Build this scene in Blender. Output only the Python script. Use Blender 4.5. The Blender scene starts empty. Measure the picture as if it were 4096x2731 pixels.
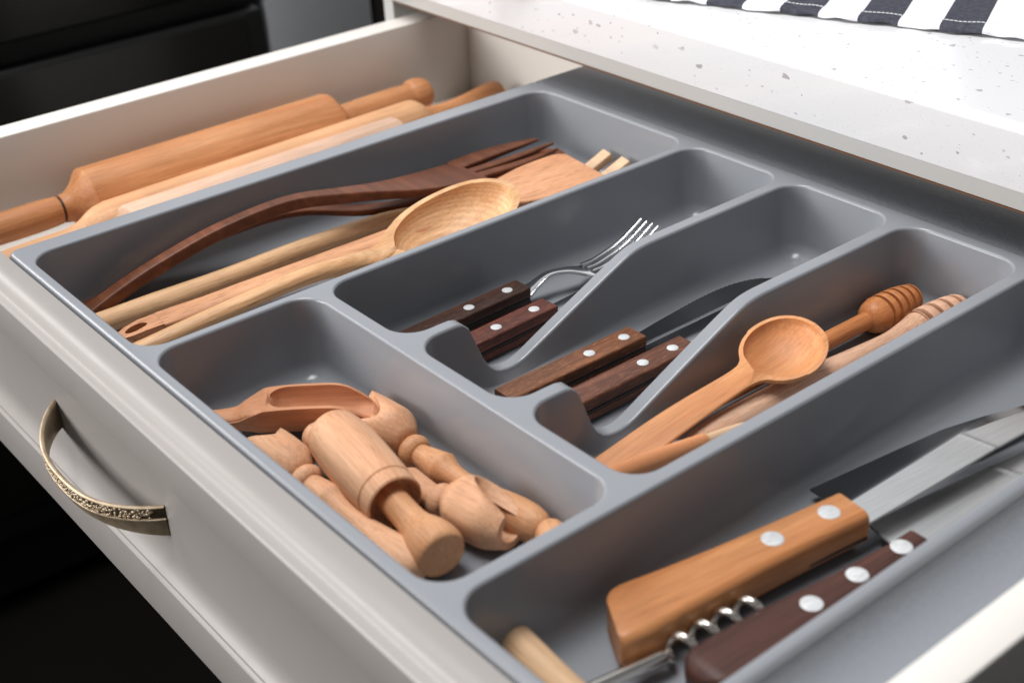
import bpy, bmesh, math, random
from mathutils import Matrix, Vector, noise as mnoise
random.seed(7)
C = bpy.context.scene.collection
S = bpy.context.scene
V = Vector

# ------------------------------------------------------------------ camera, world, lamps
cam = bpy.data.cameras.new("camera")
co = bpy.data.objects.new("camera", cam)
C.objects.link(co)
S.camera = co
co.matrix_world = Matrix(((0.631745, -0.361704, 0.685615, 0.856798),
                          (0.773778, 0.347343, -0.529736, -0.256476),
                          (-0.046536, 0.865172, 0.499311, 0.395481),
                          (0, 0, 0, 1)))
cam.sensor_width = 36.0
cam.lens = 48.303
cam.clip_start = 0.01
cam.clip_end = 50
cam.dof.use_dof = True
cam.dof.focus_distance = 0.885
cam.dof.aperture_fstop = 7.0

S.world = bpy.data.worlds.new("World")
S.world.use_nodes = True
bg = S.world.node_tree.nodes["Background"]
bg.inputs[0].default_value = (0.93, 0.96, 1.0, 1)
bg.inputs[1].default_value = 0.11

def area(name, loc, aim, sx, sy, power, col):
    l = bpy.data.lights.new(name, 'AREA')
    l.shape = 'RECTANGLE'; l.size = sx; l.size_y = sy; l.energy = power; l.color = col
    o = bpy.data.objects.new(name, l); C.objects.link(o)
    o.location = loc
    o.rotation_euler = (V(aim) - V(loc)).to_track_quat('-Z', 'Y').to_euler()
    return o
area("window_light", (-1.90, -0.62, 1.25), (0.2, 0.15, -0.02), 0.9, 0.8, 19, (1.0, 0.985, 0.97))
area("softbox_light", (-0.20, -0.10, 2.60), (0.30, 0.2, 0), 1.5, 1.1, 76, (1.0, 0.995, 0.99))
area("front_window_light", (-1.10, -2.40, 0.80), (0.2, 0.2, 0), 1.8, 1.2, 90, (1.0, 0.985, 0.97))
area("back_window_light", (-1.65, 1.75, 1.75), (0.3, 0.2, 0), 2.3, 2.3, 15, (0.93, 0.965, 1.0))

S.view_settings.view_transform = 'Standard'
S.view_settings.look = 'None'
S.view_settings.exposure = 0.0
S.view_settings.gamma = 1.0

# ------------------------------------------------------------------ materials
def srgb(r, g, b):
    f = lambda c: (c / 255 / 12.92) if c / 255 <= 0.04045 else ((c / 255 + 0.055) / 1.055) ** 2.4
    return (f(r), f(g), f(b), 1)

class NT:
    def __init__(s, name):
        s.m = bpy.data.materials.new(name); s.m.use_nodes = True
        s.t = s.m.node_tree; s.b = s.t.nodes["Principled BSDF"]
    def n(s, typ, ins=None, **kw):
        x = s.t.nodes.new(typ)
        for k, v in kw.items(): setattr(x, k, v)
        for k, v in (ins or {}).items():
            if isinstance(v, bpy.types.NodeSocket): s.t.links.new(v, x.inputs[k])
            else: x.inputs[k].default_value = v
        return x
    def to(s, sock, key): s.t.links.new(sock, s.b.inputs[key])
    def coords(s, scale, off=(0, 0, 0), rot=(0, 0, 0)):
        tc = s.n('ShaderNodeTexCoord')
        mp = s.n('ShaderNodeMapping', {0: tc.outputs['Object'], 1: off, 2: rot, 3: scale})
        return mp.outputs[0]
    def noise(s, vec, scale=1.0, detail=3.0, rough=0.5, dist=0.0):
        return s.n('ShaderNodeTexNoise', {'Vector': vec, 'Scale': scale, 'Detail': detail, 'Roughness': rough, 'Distortion': dist}).outputs[0]
    def ramp(s, fac, stops):
        r = s.n('ShaderNodeValToRGB', {0: fac}); e = r.color_ramp.elements
        while len(e) < len(stops): e.new(0.5)
        for i, (p, c) in enumerate(stops): e[i].position = p; e[i].color = c
        return r.outputs[0]
    def mix(s, fac, a, b, mode='MIX'):
        x = s.n('ShaderNodeMix', data_type='RGBA', blend_type=mode)
        for i, v in ((0, fac), (6, a), (7, b)):
            if isinstance(v, bpy.types.NodeSocket): s.t.links.new(v, x.inputs[i])
            else: x.inputs[i].default_value = v
        return x.outputs[2]
    def bump(s, h, strength=0.2, dist=0.001):
        bn = s.n('ShaderNodeBump', {'Height': h, 'Strength': strength, 'Distance': dist})
        s.t.links.new(bn.outputs[0], s.b.inputs['Normal'])

def plain(name, col, rough=0.4, metal=0.0, spec=0.5, vary=0.0, bumpsc=0, bumpst=0.1, coat=0.0):
    k = NT(name); k.b.inputs['Roughness'].default_value = rough; k.b.inputs['Metallic'].default_value = metal
    k.b.inputs['Specular IOR Level'].default_value = spec
    k.b.inputs['Base Color'].default_value = col
    k.b.inputs['Coat Weight'].default_value = coat
    if vary:
        nz = k.noise(k.coords((9, 9, 9)), 1, 4)
        k.to(k.mix(nz, [c * (1 - vary) for c in col[:3]] + [1], [min(1, c * (1 + vary)) for c in col[:3]] + [1]), 'Base Color')
        n2 = k.noise(k.coords((60, 60, 60)), 1, 3)
        r = k.n('ShaderNodeMapRange', {0: n2, 1: 0.3, 2: 0.7, 3: max(0.02, rough - 0.02), 4: rough + 0.03})
        k.to(r.outputs[0], 'Roughness')
    if bumpsc: k.bump(k.noise(k.coords((bumpsc,) * 3), 1, 2), bumpst, 0.0005)
    return k.m

def wood(name, light, dark, rough=0.5, pore=0.35, ring=0.25, seed=0.0, spec=0.35, knots=0.0, across=55, fib=0.35, zring=0.0, fleck=0.0):
    k = NT(name)
    def mute(c, f=0.03):
        l = .3 * c[0] + .59 * c[1] + .11 * c[2]
        return (c[0] + (l - c[0]) * f, c[1] + (l - c[1]) * f, c[2] + (l - c[2]) * f, 1)
    light, dark = mute(light), mute(dark)
    v1 = k.coords((3.2, across, across), (seed, seed * 1.7, seed * 0.3))
    n1 = k.noise(v1, 1.0, 4, 0.55, 0.6)
    v2 = k.coords((22, 620, 620), (seed, 0, 0))
    n2 = k.noise(v2, 1.0, 2, 0.6)
    base = k.ramp(n1, [(0.28, dark), (0.72, light)])
    # growth rings, distorted bands across the grain
    w = k.n('ShaderNodeTexWave', {'Vector': k.coords((4, 60, 75), (seed * 2, seed, 0)), 'Scale': 1.0, 'Distortion': 5.0, 'Detail': 2.0, 'Detail Scale': 0.6}, wave_type='BANDS', bands_direction='DIAGONAL')
    base = k.mix(k.n('ShaderNodeMath', {0: w.outputs[1], 1: ring}, operation='MULTIPLY').outputs[0], base, k.mix(0.7, light, dark))
    if zring:
        wz = k.n('ShaderNodeTexWave', {'Vector': k.coords((9, 9, 118)), 'Scale': 1.0, 'Distortion': 2.2, 'Detail': 2.0, 'Detail Scale': 1.2}, wave_type='BANDS', bands_direction='Z')
        base = k.mix(k.n('ShaderNodeMath', {0: wz.outputs[1], 1: zring}, operation='MULTIPLY').outputs[0], base, [c * .62 for c in dark[:3]] + [1])
    fine = k.ramp(n2, [(0.3, (1 - fib, 1 - fib, 1 - fib, 1)), (0.7, (1.08, 1.06, 1.04, 1))])
    base = k.mix(0.55, base, fine, 'MULTIPLY')
    v3 = k.coords((70, 1500, 1500), (seed * 3, 0, 0))
    n3 = k.noise(v3, 1.0, 1)
    pr = k.ramp(n3, [(0.60, (1, 1, 1, 1)), (0.68, (1 - pore, 1 - pore * 1.1, 1 - pore * 1.2, 1))])
    base = k.mix(0.8, base, pr, 'MULTIPLY')
    if fleck:
        n4 = k.noise(k.coords((130, 1100, 1100), (seed, seed, 0)), 1.0, 2, 0.6)
        fk = k.ramp(n4, [(0.56, (0, 0, 0, 1)), (0.70, (1, 1, 1, 1))])
        base = k.mix(k.n('ShaderNodeMath', {0: fk, 1: fleck}, operation='MULTIPLY').outputs[0], base, [min(1, c * 1.9 + .02) for c in light[:3]] + [1])
    blot = k.ramp(k.noise(k.coords((18, 30, 30), (0, seed, seed)), 1.0, 2), [(0.35, (0.86, 0.83, 0.80, 1)), (0.65, (1.05, 1.04, 1.03, 1))])
    base = k.mix(0.7, base, blot, 'MULTIPLY')
    k.to(base, 'Base Color')
    k.b.inputs['Roughness'].default_value = rough
    k.b.inputs['Specular IOR Level'].default_value = spec
    k.bump(n2, 0.25, 0.0004)
    return k.m

M = {}
M['tray'] = plain('tray_plastic', (0.252, 0.264, 0.286, 1), 0.25, 0, 0.5)
k = NT('tray_grain'); k.b.inputs['Base Color'].default_value = (0.175, 0.190, 0.215, 1); k.b.inputs['Roughness'].default_value = 0.33
vo = k.n('ShaderNodeTexVoronoi', {'Vector': k.coords((420, 420, 420)), 'Scale': 1.0})
k.bump(vo.outputs[0], 0.22, 0.0005)
nz = k.noise(k.coords((500, 500, 500)), 1, 2)
k.to(k.mix(nz, (0.20, 0.214, 0.24, 1), (0.26, 0.276, 0.30, 1)), 'Base Color'); M['flange'] = k.m
M['front'] = plain('greige_paint', (0.315, 0.292, 0.278, 1), 0.40, 0, 0.5, 0.02, 260, 0.05)
M['melamine'] = plain('cream_melamine', (0.735, 0.70, 0.655, 1), 0.38, 0, 0.4, 0.02, 500, 0.03)
M['cabinet'] = plain('grey_cabinet', (0.60, 0.59, 0.57, 1), 0.45, 0, 0.4, 0.02)
M['dark'] = plain('shaded_cabinet', (0.012, 0.011, 0.0095, 1), 0.7, 0, 0.1)  # near-black stands for shade under the drawer and in the gap
M['floor'] = plain('dark_floor', (0.0035, 0.0031, 0.0026, 1), 0.7, 0, 0.05, 0.2)
M['edge'] = plain('brown_edge', srgb(120, 76, 40), 0.6)
M['oven'] = plain('black_glass', (0.016, 0.0155, 0.013, 1), 0.2, 0, 0.5)
M['ovenmat'] = plain('black_enamel', (0.012, 0.012, 0.012, 1), 0.45, 0, 0.4)
M['panel'] = plain('brushed_grey', (0.44, 0.45, 0.47, 1), 0.30, 0.25, 0.5)
M['steel'] = plain('steel', (0.42, 0.42, 0.43, 1), 0.09, 1.0)
M['coil'] = plain('nickel', (0.74, 0.70, 0.65, 1), 0.26, 1.0)
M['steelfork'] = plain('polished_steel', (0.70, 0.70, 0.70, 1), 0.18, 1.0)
M['brush'] = None
k = NT('brushed_steel'); k.b.inputs['Metallic'].default_value = 1.0
nn = k.noise(k.coords((8, 900, 900)), 1, 2)
k.to(k.ramp(nn, [(0.3, (0.56, 0.55, 0.54, 1)), (0.7, (0.68, 0.67, 0.66, 1))]), 'Base Color'); k.b.inputs['Roughness'].default_value = 0.30
k.bump(nn, 0.05, 0.0002); M['brush'] = k.m
k = NT('rivet_aluminium'); k.b.inputs['Metallic'].default_value = 0.1; k.b.inputs['Roughness'].default_value = 0.45
nn = k.noise(k.coords((150, 1400, 900)), 1, 3)
k.to(k.ramp(nn, [(0.35, (0.52, 0.53, 0.54, 1)), (0.6, (0.70, 0.71, 0.72, 1))]), 'Base Color'); k.bump(nn, 0.2, 0.0002); M['rivet'] = k.m
k = NT('antique_brass'); k.b.inputs['Metallic'].default_value = 0.55; k.b.inputs['Roughness'].default_value = 0.38
nn = k.noise(k.coords((120, 120, 120)), 1, 4)
k.to(k.ramp(nn, [(0.3, (0.34, 0.255, 0.165, 1)), (0.65, (0.52, 0.41, 0.29, 1))]), 'Base Color'); M['brass'] = k.m
M['brassdark'] = plain('brass_recess', (0.075, 0.055, 0.035, 1), 0.5, 0.6)
M['tang'] = plain('tang', (0.03, 0.028, 0.027, 1), 0.3, 0.6)
M['stick_dark'] = plain('dark_brown', srgb(70, 38, 20), 0.6)  # dark brown for the pin groove and the painted shade in the hole

# countertop: white composite with grey flecks
k = NT('white_composite'); k.b.inputs['Roughness'].default_value = 0.12; k.b.inputs['Specular IOR Level'].default_value = 0.45
base = (0.75, 0.75, 0.765, 1)
col = base
for sc, th, rad, dk, off in ((110, 0.88, 0.34, (0.30, 0.28, 0.31, 1), 0.0), (230, 0.80, 0.34, (0.26, 0.26, 0.30, 1), 3.1), (560, 0.84, 0.30, (0.45, 0.45, 0.48, 1), 7.7)):
    wv = k.noise(k.coords((sc * 3,) * 3), 1, 1)
    tc = k.coords((sc, sc * 1.2, sc * 1.6), (off, off, off))
    vv = k.n('ShaderNodeTexVoronoi', {'Vector': tc, 'Scale': 1.0})
    sep = k.n('ShaderNodeSeparateColor', {0: vv.outputs['Color']})
    a = k.n('ShaderNodeMath', {0: sep.outputs[0], 1: th}, operation='GREATER_THAN').outputs[0]
    rr = k.n('ShaderNodeMath', {0: sep.outputs[1], 1: rad}, operation='MULTIPLY').outputs[0]
    rr = k.n('ShaderNodeMath', {0: wv, 1: rr}, operation='MULTIPLY').outputs[0]
    rr = k.n('ShaderNodeMath', {0: rr, 1: 1.9}, operation='MULTIPLY').outputs[0]
    b = k.n('ShaderNodeMath', {0: vv.outputs['Distance'], 1: rr}, operation='LESS_THAN').outputs[0]
    f = k.n('ShaderNodeMath', {0: a, 1: b}, operation='MULTIPLY').outputs[0]
    fl = k.mix(sep.outputs[2], dk, (0.62, 0.58, 0.58, 1))
    col = k.mix(k.n('ShaderNodeMath', {0: f, 1: 0.85}, operation='MULTIPLY').outputs[0], col, fl)
k.to(col, 'Base Color'); M['counter'] = k.m

M['pin'] = wood('pin_wood', srgb(234, 176, 124), srgb(194, 124, 74), 0.5, 0.2, 0.5, 1.0, across=60)
M['pin2'] = wood('pin_wood_light', srgb(232, 182, 136), srgb(206, 146, 100), 0.5, 0.12, 0.2, 2.3)
M['pin3'] = wood('pin_wood_pale', srgb(222, 188, 164), srgb(206, 166, 140), 0.55, 0.12, 0.15, 3.1)
M['walnut'] = wood('walnut', srgb(134, 78, 48), srgb(76, 38, 20), 0.45, 0.35, 0.4, 4.2, across=70)
M['olive'] = wood('light_wood', srgb(246, 206, 162), srgb(216, 158, 104), 0.48, 0.35, 0.35, 5.5, across=80, zring=0.30)
M['stickw'] = wood('tan_wood', srgb(246, 206, 162), srgb(216, 162, 112), 0.5, 0.3, 0.3, 6.1)
M['beech'] = wood('beech', srgb(228, 174, 134), srgb(206, 144, 102), 0.52, 0.6, 0.3, 7.4)
M['tong'] = wood('pale_wood', srgb(238, 205, 172), srgb(222, 182, 144), 0.55, 0.2, 0.15, 8.0)
M['rose1'] = wood('dark_rosewood', srgb(92, 58, 44), srgb(46, 28, 22), 0.5, 0.5, 0.35, 9.0, across=150, fib=0.75, fleck=0.55)
M['rose2'] = wood('red_rosewood', srgb(124, 66, 50), srgb(72, 36, 28), 0.5, 0.5, 0.35, 10.2, across=150, fib=0.75, fleck=0.55)
M['rose3'] = wood('brown_rosewood', srgb(150, 96, 62), srgb(98, 58, 36), 0.5, 0.5, 0.35, 11.2, across=150, fib=0.75, fleck=0.55)
M['rose4'] = wood('mid_rosewood', srgb(128, 80, 58), srgb(84, 48, 34), 0.5, 0.5, 0.35, 12.2, across=150, fib=0.75, fleck=0.55)
M['rose5'] = wood('plum_rosewood', srgb(92, 54, 42), srgb(54, 29, 23), 0.5, 0.4, 0.25, 13.2, across=130, fib=0.4)
M['server'] = wood('orange_wood', srgb(222, 158, 102), srgb(190, 118, 66), 0.4, 0.2, 0.4, 14.0, across=60)
M['cherry'] = wood('spoon_wood', srgb(230, 168, 114), srgb(204, 132, 80), 0.5, 0.15, 0.3, 15.0, across=70)
M['honey'] = wood('orange_dipper_wood', srgb(230, 156, 96), srgb(194, 112, 58), 0.45, 0.25, 0.3, 16.0)
M['palebeech'] = wood('pale_beech', srgb(238, 196, 166), srgb(214, 164, 132), 0.55, 0.4, 0.2, 17.0)
M['turned'] = wood('turned_beech', srgb(238, 192, 154), srgb(216, 158, 118), 0.55, 0.3, 0.3, 18.0)
M['turned2'] = wood('turned_tan', srgb(232, 178, 132), srgb(206, 144, 98), 0.52, 0.3, 0.35, 19.0)
M['scoopw'] = wood('scoop_wood', srgb(224, 164, 124), srgb(200, 134, 94), 0.55, 0.15, 0.2, 20.0)
M['cork'] = wood('corkscrew_wood', srgb(240, 206, 170), srgb(226, 184, 142), 0.5, 0.15, 0.15, 21.0)
# woven orange thread
k = NT('orange_weave'); w1 = k.n('ShaderNodeTexWave', {'Vector': k.coords((700, 420, 420)), 'Scale': 1.0, 'Distortion': 0.2}, bands_direction='DIAGONAL')
k.to(k.ramp(w1.outputs[1], [(0.2, srgb(206, 108, 52)), (0.7, srgb(255, 190, 136))]), 'Base Color'); k.bump(w1.outputs[1], 0.6, 0.0008); k.b.inputs['Roughness'].default_value = 0.7; M['weave'] = k.m
# denim stripes: local X runs along the hem
k = NT('striped_cloth'); tc = k.n('ShaderNodeTexCoord'); sx = k.n('ShaderNodeSeparateXYZ', {0: tc.outputs['UV']})
fr = k.n('ShaderNodeMath', {0: sx.outputs[0], 1: 1.0}, operation='FRACT').outputs[0]
st = k.n('ShaderNodeMath', {0: fr, 1: 0.5}, operation='LESS_THAN').outputs[0]
tw = k.n('ShaderNodeTexWave', {'Vector': k.coords((2600, 2600, 2600)), 'Scale': 1.0, 'Distortion': 1.5}, bands_direction='DIAGONAL')
blot = k.noise(k.coords((300, 300, 300)), 1, 4)
dk = k.ramp(blot, [(0.3, srgb(48, 49, 58)), (0.75, srgb(82, 83, 94))])
dk = k.mix(k.n('ShaderNodeMath', {0: tw.outputs[1], 1: 0.35}, operation='MULTIPLY').outputs[0], dk, srgb(105, 106, 116))
wh = k.ramp(blot, [(0.3, (0.80, 0.79, 0.82, 1)), (0.7, (0.87, 0.86, 0.88, 1))])
k.to(k.mix(st, wh, dk), 'Base Color'); k.b.inputs['Roughness'].default_value = 0.9; k.b.inputs['Specular IOR Level'].default_value = 0.15
k.bump(tw.outputs[1], 0.25, 0.0004); M['cloth'] = k.m
M['thread'] = plain('white_thread', (0.75, 0.74, 0.76, 1), 0.8)

# ------------------------------------------------------------------ helpers
def frame(p0, p1, roll=0.0):
    """matrix with origin p0, X towards p1, Z as near up as it can be, rolled about X"""
    p0 = V(p0); x = (V(p1) - p0).normalized(); y = V((0, 0, 1)).cross(x).normalized(); z = x.cross(y)
    m = Matrix((x, y, z)).transposed() @ Matrix.Rotation(roll, 3, 'X')
    m = m.to_4x4(); m.translation = p0
    return m, (V(p1) - p0).length

def thing(name, label, cat, m=None, group=None):
    o = bpy.data.objects.new(name, None); C.objects.link(o)
    o.empty_display_size = 0.02
    if m is not None: o.matrix_world = m if isinstance(m, Matrix) else Matrix.Translation(V(m))
    o['label'] = label; o['category'] = cat
    if group: o['group'] = group
    return o

def obj(name, bm, mat, parent=None, smooth=True, ang=40, world=False, label=None, kind=None, wn=False):
    """world=True: mesh was given in world space and is brought into the parent's space"""
    if world and parent is not None:
        p = parent; mm = p.matrix_world.copy() if p.parent is None else p['_w']
        bm.transform((mm if isinstance(mm, Matrix) else Matrix(mm)).inverted())
    bmesh.ops.recalc_face_normals(bm, faces=bm.faces[:])
    me = bpy.data.meshes.new(name); bm.to_mesh(me); bm.free()
    me.materials.append(mat)
    if smooth: me.shade_smooth(); 
    o = bpy.data.objects.new(name, me); C.objects.link(o)
    if smooth and ang < 180: me.set_sharp_from_angle(angle=math.radians(ang))
    if parent is not None: o.parent = parent
    if label: o['label'] = label
    if kind: o['kind'] = kind
    return o

def tag(o, label, cat, group=None):
    o['label'] = label; o['category'] = cat
    if group: o['group'] = group
    return o

def rings(bm, rs, cap=True, closed=True):
    """skin a list of rings (lists of Vectors)"""
    vs = [[bm.verts.new(p) for p in r] for r in rs]
    n = len(rs[0])
    for a, b in zip(vs[:-1], vs[1:]):
        for i in range(n if closed else n - 1):
            j = (i + 1) % n
            bm.faces.new((a[i], a[j], b[j], b[i]))
    if cap:
        bm.faces.new(vs[0][::-1]); bm.faces.new(vs[-1])
    return vs

def lathe(prof, seg=48, bm=None, fn=None, cap=True):
    """profile [(x, r)] turned about local X; fn(x, r, angle) -> (x, r) may reshape"""
    bm = bm or bmesh.new(); rs = []
    for x, r in prof:
        ring = []
        for i in range(seg):
            a = 2 * math.pi * i / seg
            xx, rr = fn(x, r, a) if fn else (x, r)
            ring.append(V((xx, rr * math.cos(a), rr * math.sin(a))))
        rs.append(ring)
    rings(bm, rs, cap); return bm

def smooth_prof(pts, n=6):
    """Catmull-Rom through (x, r) points; a point repeated twice stays sharp"""
    out = []
    P = [V((a, b)) for a, b in pts]
    for i in range(len(P) - 1):
        p1, p2 = P[i], P[i + 1]
        if (p2 - p1).length < 1e-9: continue
        p0 = P[i - 1] if i > 0 and (P[i - 1] - p1).length > 1e-9 else p1 * 2 - p2 if False else p1
        p3 = P[i + 2] if i + 2 < len(P) and (P[i + 2] - p2).length > 1e-9 else p2
        for k in range(n):
            t = k / n
            q = 0.5 * ((2 * p1) + (p2 - p0) * t + (2 * p0 - 5 * p1 + 4 * p2 - p3) * t * t + (3 * p1 - p0 - 3 * p2 + p3) * t ** 3)
            out.append((q.x, max(q.y, 1e-5)))
    out.append((P[-1].x, max(P[-1].y, 1e-5)))
    return out

def rrect(w, h, r, nc=4):
    r = min(r, w, h); o = []
    for cx, cy, a0 in ((w - r, h - r, 0), (-(w - r), h - r, 90), (-(w - r), -(h - r), 180), (w - r, -(h - r), 270)):
        for i in range(nc + 1):
            a = math.radians(a0 + 90 * i / nc); o.append((cx + r * math.cos(a), cy + r * math.sin(a)))
    return o

def catmull(pts, n):
    P = [V(p) for p in pts]; out = []
    for i in range(len(P) - 1):
        p1, p2 = P[i], P[i + 1]
        p0 = P[i - 1] if i else p1 * 2 - p2
        p3 = P[i + 2] if i + 2 < len(P) else p2 * 2 - p1
        for k in range(n):
            t = k / n
            out.append(0.5 * ((2 * p1) + (p2 - p0) * t + (2 * p0 - 5 * p1 + 4 * p2 - p3) * t * t + (3 * p1 - p0 - 3 * p2 + p3) * t ** 3))
    out.append(P[-1]); return out

def sweep(path, sec, bm=None, cap=True, up=V((0, 0, 1)), endround=0):
    """sec(i, t) -> list of (side, up) offsets"""
    bm = bm or bmesh.new(); P = [V(p) for p in path]; n = len(P); rs = []
    for i, p in enumerate(P):
        t = (P[min(i + 1, n - 1)] - P[max(i - 1, 0)]).normalized()
        y = up.cross(t).normalized(); z = t.cross(y)
        rs.append([p + y * a + z * b for a, b in sec(i, i / (n - 1))])
    rings(bm, rs, cap); return bm

def lerp(tab, x):
    """piecewise-linear table [(x, v)]"""
    if x <= tab[0][0]: return tab[0][1]
    for (a, va), (b, vb) in zip(tab[:-1], tab[1:]):
        if x <= b: return va + (vb - va) * (x - a) / (b - a)
    return tab[-1][1]

def spl(tab, x):
    """smooth table"""
    if x <= tab[0][0]: return tab[0][1]
    for i, ((a, va), (b, vb)) in enumerate(zip(tab[:-1], tab[1:])):
        if x <= b:
            t = (x - a) / (b - a)
            m = lambda j: 0 if j <= 0 or j >= len(tab) - 1 else (tab[j + 1][1] - tab[j - 1][1]) / (tab[j + 1][0] - tab[j - 1][0])
            h = b - a; m0, m1 = m(i) * h, m(i + 1) * h
            return (2 * t**3 - 3 * t**2 + 1) * va + (t**3 - 2 * t**2 + t) * m0 + (-2 * t**3 + 3 * t**2) * vb + (t**3 - t**2) * m1
    return tab[-1][1]

def box(x0, x1, y0, y1, z0, z1, bev=0.0, seg=3, bm=None):
    b = bmesh.new(); bmesh.ops.create_cube(b, size=1)
    for v in b.verts: v.co = V((x0 + (v.co.x + .5) * (x1 - x0), y0 + (v.co.y + .5) * (y1 - y0), z0 + (v.co.z + .5) * (z1 - z0)))
    if bev: bmesh.ops.bevel(b, geom=b.edges[:], offset=bev, segments=seg, affect='EDGES', profile=0.5)
    if bm is None: return b
    me = bpy.data.meshes.new('t'); b.to_mesh(me); b.free(); bm.from_mesh(me); bpy.data.meshes.remove(me); return bm

def trough(xs, w, zr, do, wi, di, yc=None, nexp=2.0, no=14, ni=16, zoff=None):
    """spoon-like body along local X: rim at zr, outer depth do, inner width wi, inner depth di (negative = domed top)"""
    bm = bmesh.new(); rs = []
    for x in xs:
        W, Z, D, WI, DI = w(x), zr(x), do(x), wi(x), di(x); c = yc(x) if yc else 0.0
        ring = []
        for i in range(no + 1):
            a = math.pi * i / no
            cx, sn = math.cos(a), math.sin(a)
            ring.append(V((x, c + W * math.copysign(abs(cx) ** (2 / nexp), cx), Z - D * abs(sn) ** (2 / nexp))))
        for i in range(ni + 1):
            u = -math.cos(math.pi * i / ni)
            ring.append(V((x, c + WI * u, Z - DI * math.sqrt(max(0, 1 - u * u)) + 0.0002)))
        rs.append(ring)
    rings(bm, rs); return bm

def plate(outline, z0, z1, bev=0.0, hole=None, bend=None):
    """flat polygon with thickness in local XY; optional hole loop"""
    bm = bmesh.new(); loops = [outline] + ([hole] if hole else [])
    es = []; allv = []
    for lp in loops:
        vs = [bm.verts.new((x, y, z1)) for x, y in lp]; allv.append(vs)
        es += [bm.edges.new((vs[i], vs[(i + 1) % len(vs)])) for i in range(len(vs))]
    bmesh.ops.triangle_fill(bm, use_beauty=True, edges=es)
    top = bm.faces[:]
    ret = bmesh.ops.extrude_face_region(bm, geom=top)
    for v in ret['geom']:
        if isinstance(v, bmesh.types.BMVert): v.co.z = z0
    if bend:
        for v in bm.verts: v.co = bend(v.co)
    return bm

def rivet(parent, p, r, h=0.00035, name='rivet'):
    """disc whose axis is the parent's local Z, at local p"""
    bm = bmesh.new()
    pr = [(-0.004, r), (0.0, r), (h * 0.6, r * 0.97), (h, r * 0.88), (h, r * 0.02)]
    rs = []
    for x, rr in pr: rs.append([V((p[0] + rr * math.cos(a), p[1] + rr * math.sin(a), p[2] + x)) for a in [2 * math.pi * i / 28 for i in range(28)]])
    rings(bm, rs); return obj(name, bm, M['rivet'], parent, ang=60)

# ------------------------------------------------------------------ setting
bm = bmesh.new(); [bm.verts.new(p) for p in ((-6, -6, -0.82), (6, -6, -0.82), (6, 6, -0.82), (-6, 6, -0.82))]; bm.faces.new(bm.verts[:])
o = obj('floor', bm, M['floor'], smooth=False); o['kind'] = 'structure'

# cabinet that the drawer slides in
YC = 0.472
cab = thing('kitchen_cabinet', 'grey base cabinet under the speckled countertop, the drawer pulled out of it', 'cabinet', (0.2, YC, -0.8))
obj('rail', box(-0.246, 0.90, YC, YC + 0.02, 0.0225, 0.0425, 0.0008), M['cabinet'], cab, world=True, ang=30)
obj('rail_edging', box(-0.246, 0.90, YC - 0.0006, YC + 0.0194, 0.0217, 0.0224), M['edge'], cab, world=True, smooth=False)
obj('side_panel', box(-0.262, -0.246, YC, 1.05, -0.72, 0.0425, 0.0008), M['cabinet'], cab, world=True, ang=30)
obj('side_panel', box(0.90, 0.916, YC, 1.05, -0.72, 0.0425, 0.0008), M['cabinet'], cab, world=True, ang=30)
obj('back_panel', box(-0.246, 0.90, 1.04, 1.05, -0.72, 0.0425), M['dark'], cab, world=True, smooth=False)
obj('lower_front', box(-0.262, 0.916, YC - 0.02, YC - 0.001, -0.72, -0.19, 0.001), M['dark'], cab, world=True, ang=30)  # shade beneath the open drawer is put into its colour
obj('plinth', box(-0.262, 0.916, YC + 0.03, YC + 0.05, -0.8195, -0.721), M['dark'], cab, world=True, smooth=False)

# countertop with a rounded front nose
ct = thing('countertop', 'white composite countertop with grey flecks and a rounded front edge', 'countertop', (0.3, 0.452, 0.0435))
prof = []
y0, zb, zt, rt, rb = 0.452, 0.0435, 0.0852, 0.0055, 0.0015
prof += [(1.06, zb)]
for i in range(7): a = math.radians(270 - 90 * i / 6); prof.append((y0 + rb + rb * math.cos(a), zb + rb + rb * math.sin(a)))
for i in range(13): a = math.radians(180 - 90 * i / 12); prof.append((y0 + rt + rt * math.cos(a), zt - rt + rt * math.sin(a)))
prof += [(1.06, zt)]
bm = bmesh.new(); rings(bm, [[V((x, y, z)) for y, z in prof] for x in (-0.30, 1.25)])
obj('slab', bm, M['counter'], ct, world=True, ang=35)

# black oven on the far run, grey panel beside it
ov = thing('oven', 'black glass oven front with a dark handle recess, beyond the open drawer', 'oven', (-0.75, 0.0, -0.8))
XO = -0.70
obj('body', box(XO - 0.5, XO - 0.03, -0.9, 0.575, -0.80, 0.085), M['ovenmat'], ov, world=True, smooth=False)
obj('control_panel', box(XO - 0.03, XO, -0.9, 0.575, -0.066, 0.085, 0.004), M['oven'], ov, world=True, ang=30)
obj('door', box(XO - 0.03, XO - 0.002, -0.9, 0.575, -0.70, -0.097, 0.004), M['ovenmat'], ov, world=True, ang=30)
obj('door_glass', box(XO - 0.003, XO + 0.001, -0.85, 0.548, -0.66, -0.1015, 0.0012), M['oven'], ov, world=True, ang=30)
gp = thing('appliance_panel', 'smooth grey appliance side between the black oven and the cabinet', 'panel', (-0.72, 0.65, -0.8))
obj('front_sheet', box(XO - 0.02, XO, 0.579, 0.737, -0.80, 0.085, 0.002), M['panel'], gp, world=True, ang=30)
obj('gap_shade_board', box(XO - 0.02, -0.262, 0.742, 0.76, -0.80, 0.043), M['dark'], gp, world=True, smooth=False)  # dark board added to paint the shade of the open gap

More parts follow.
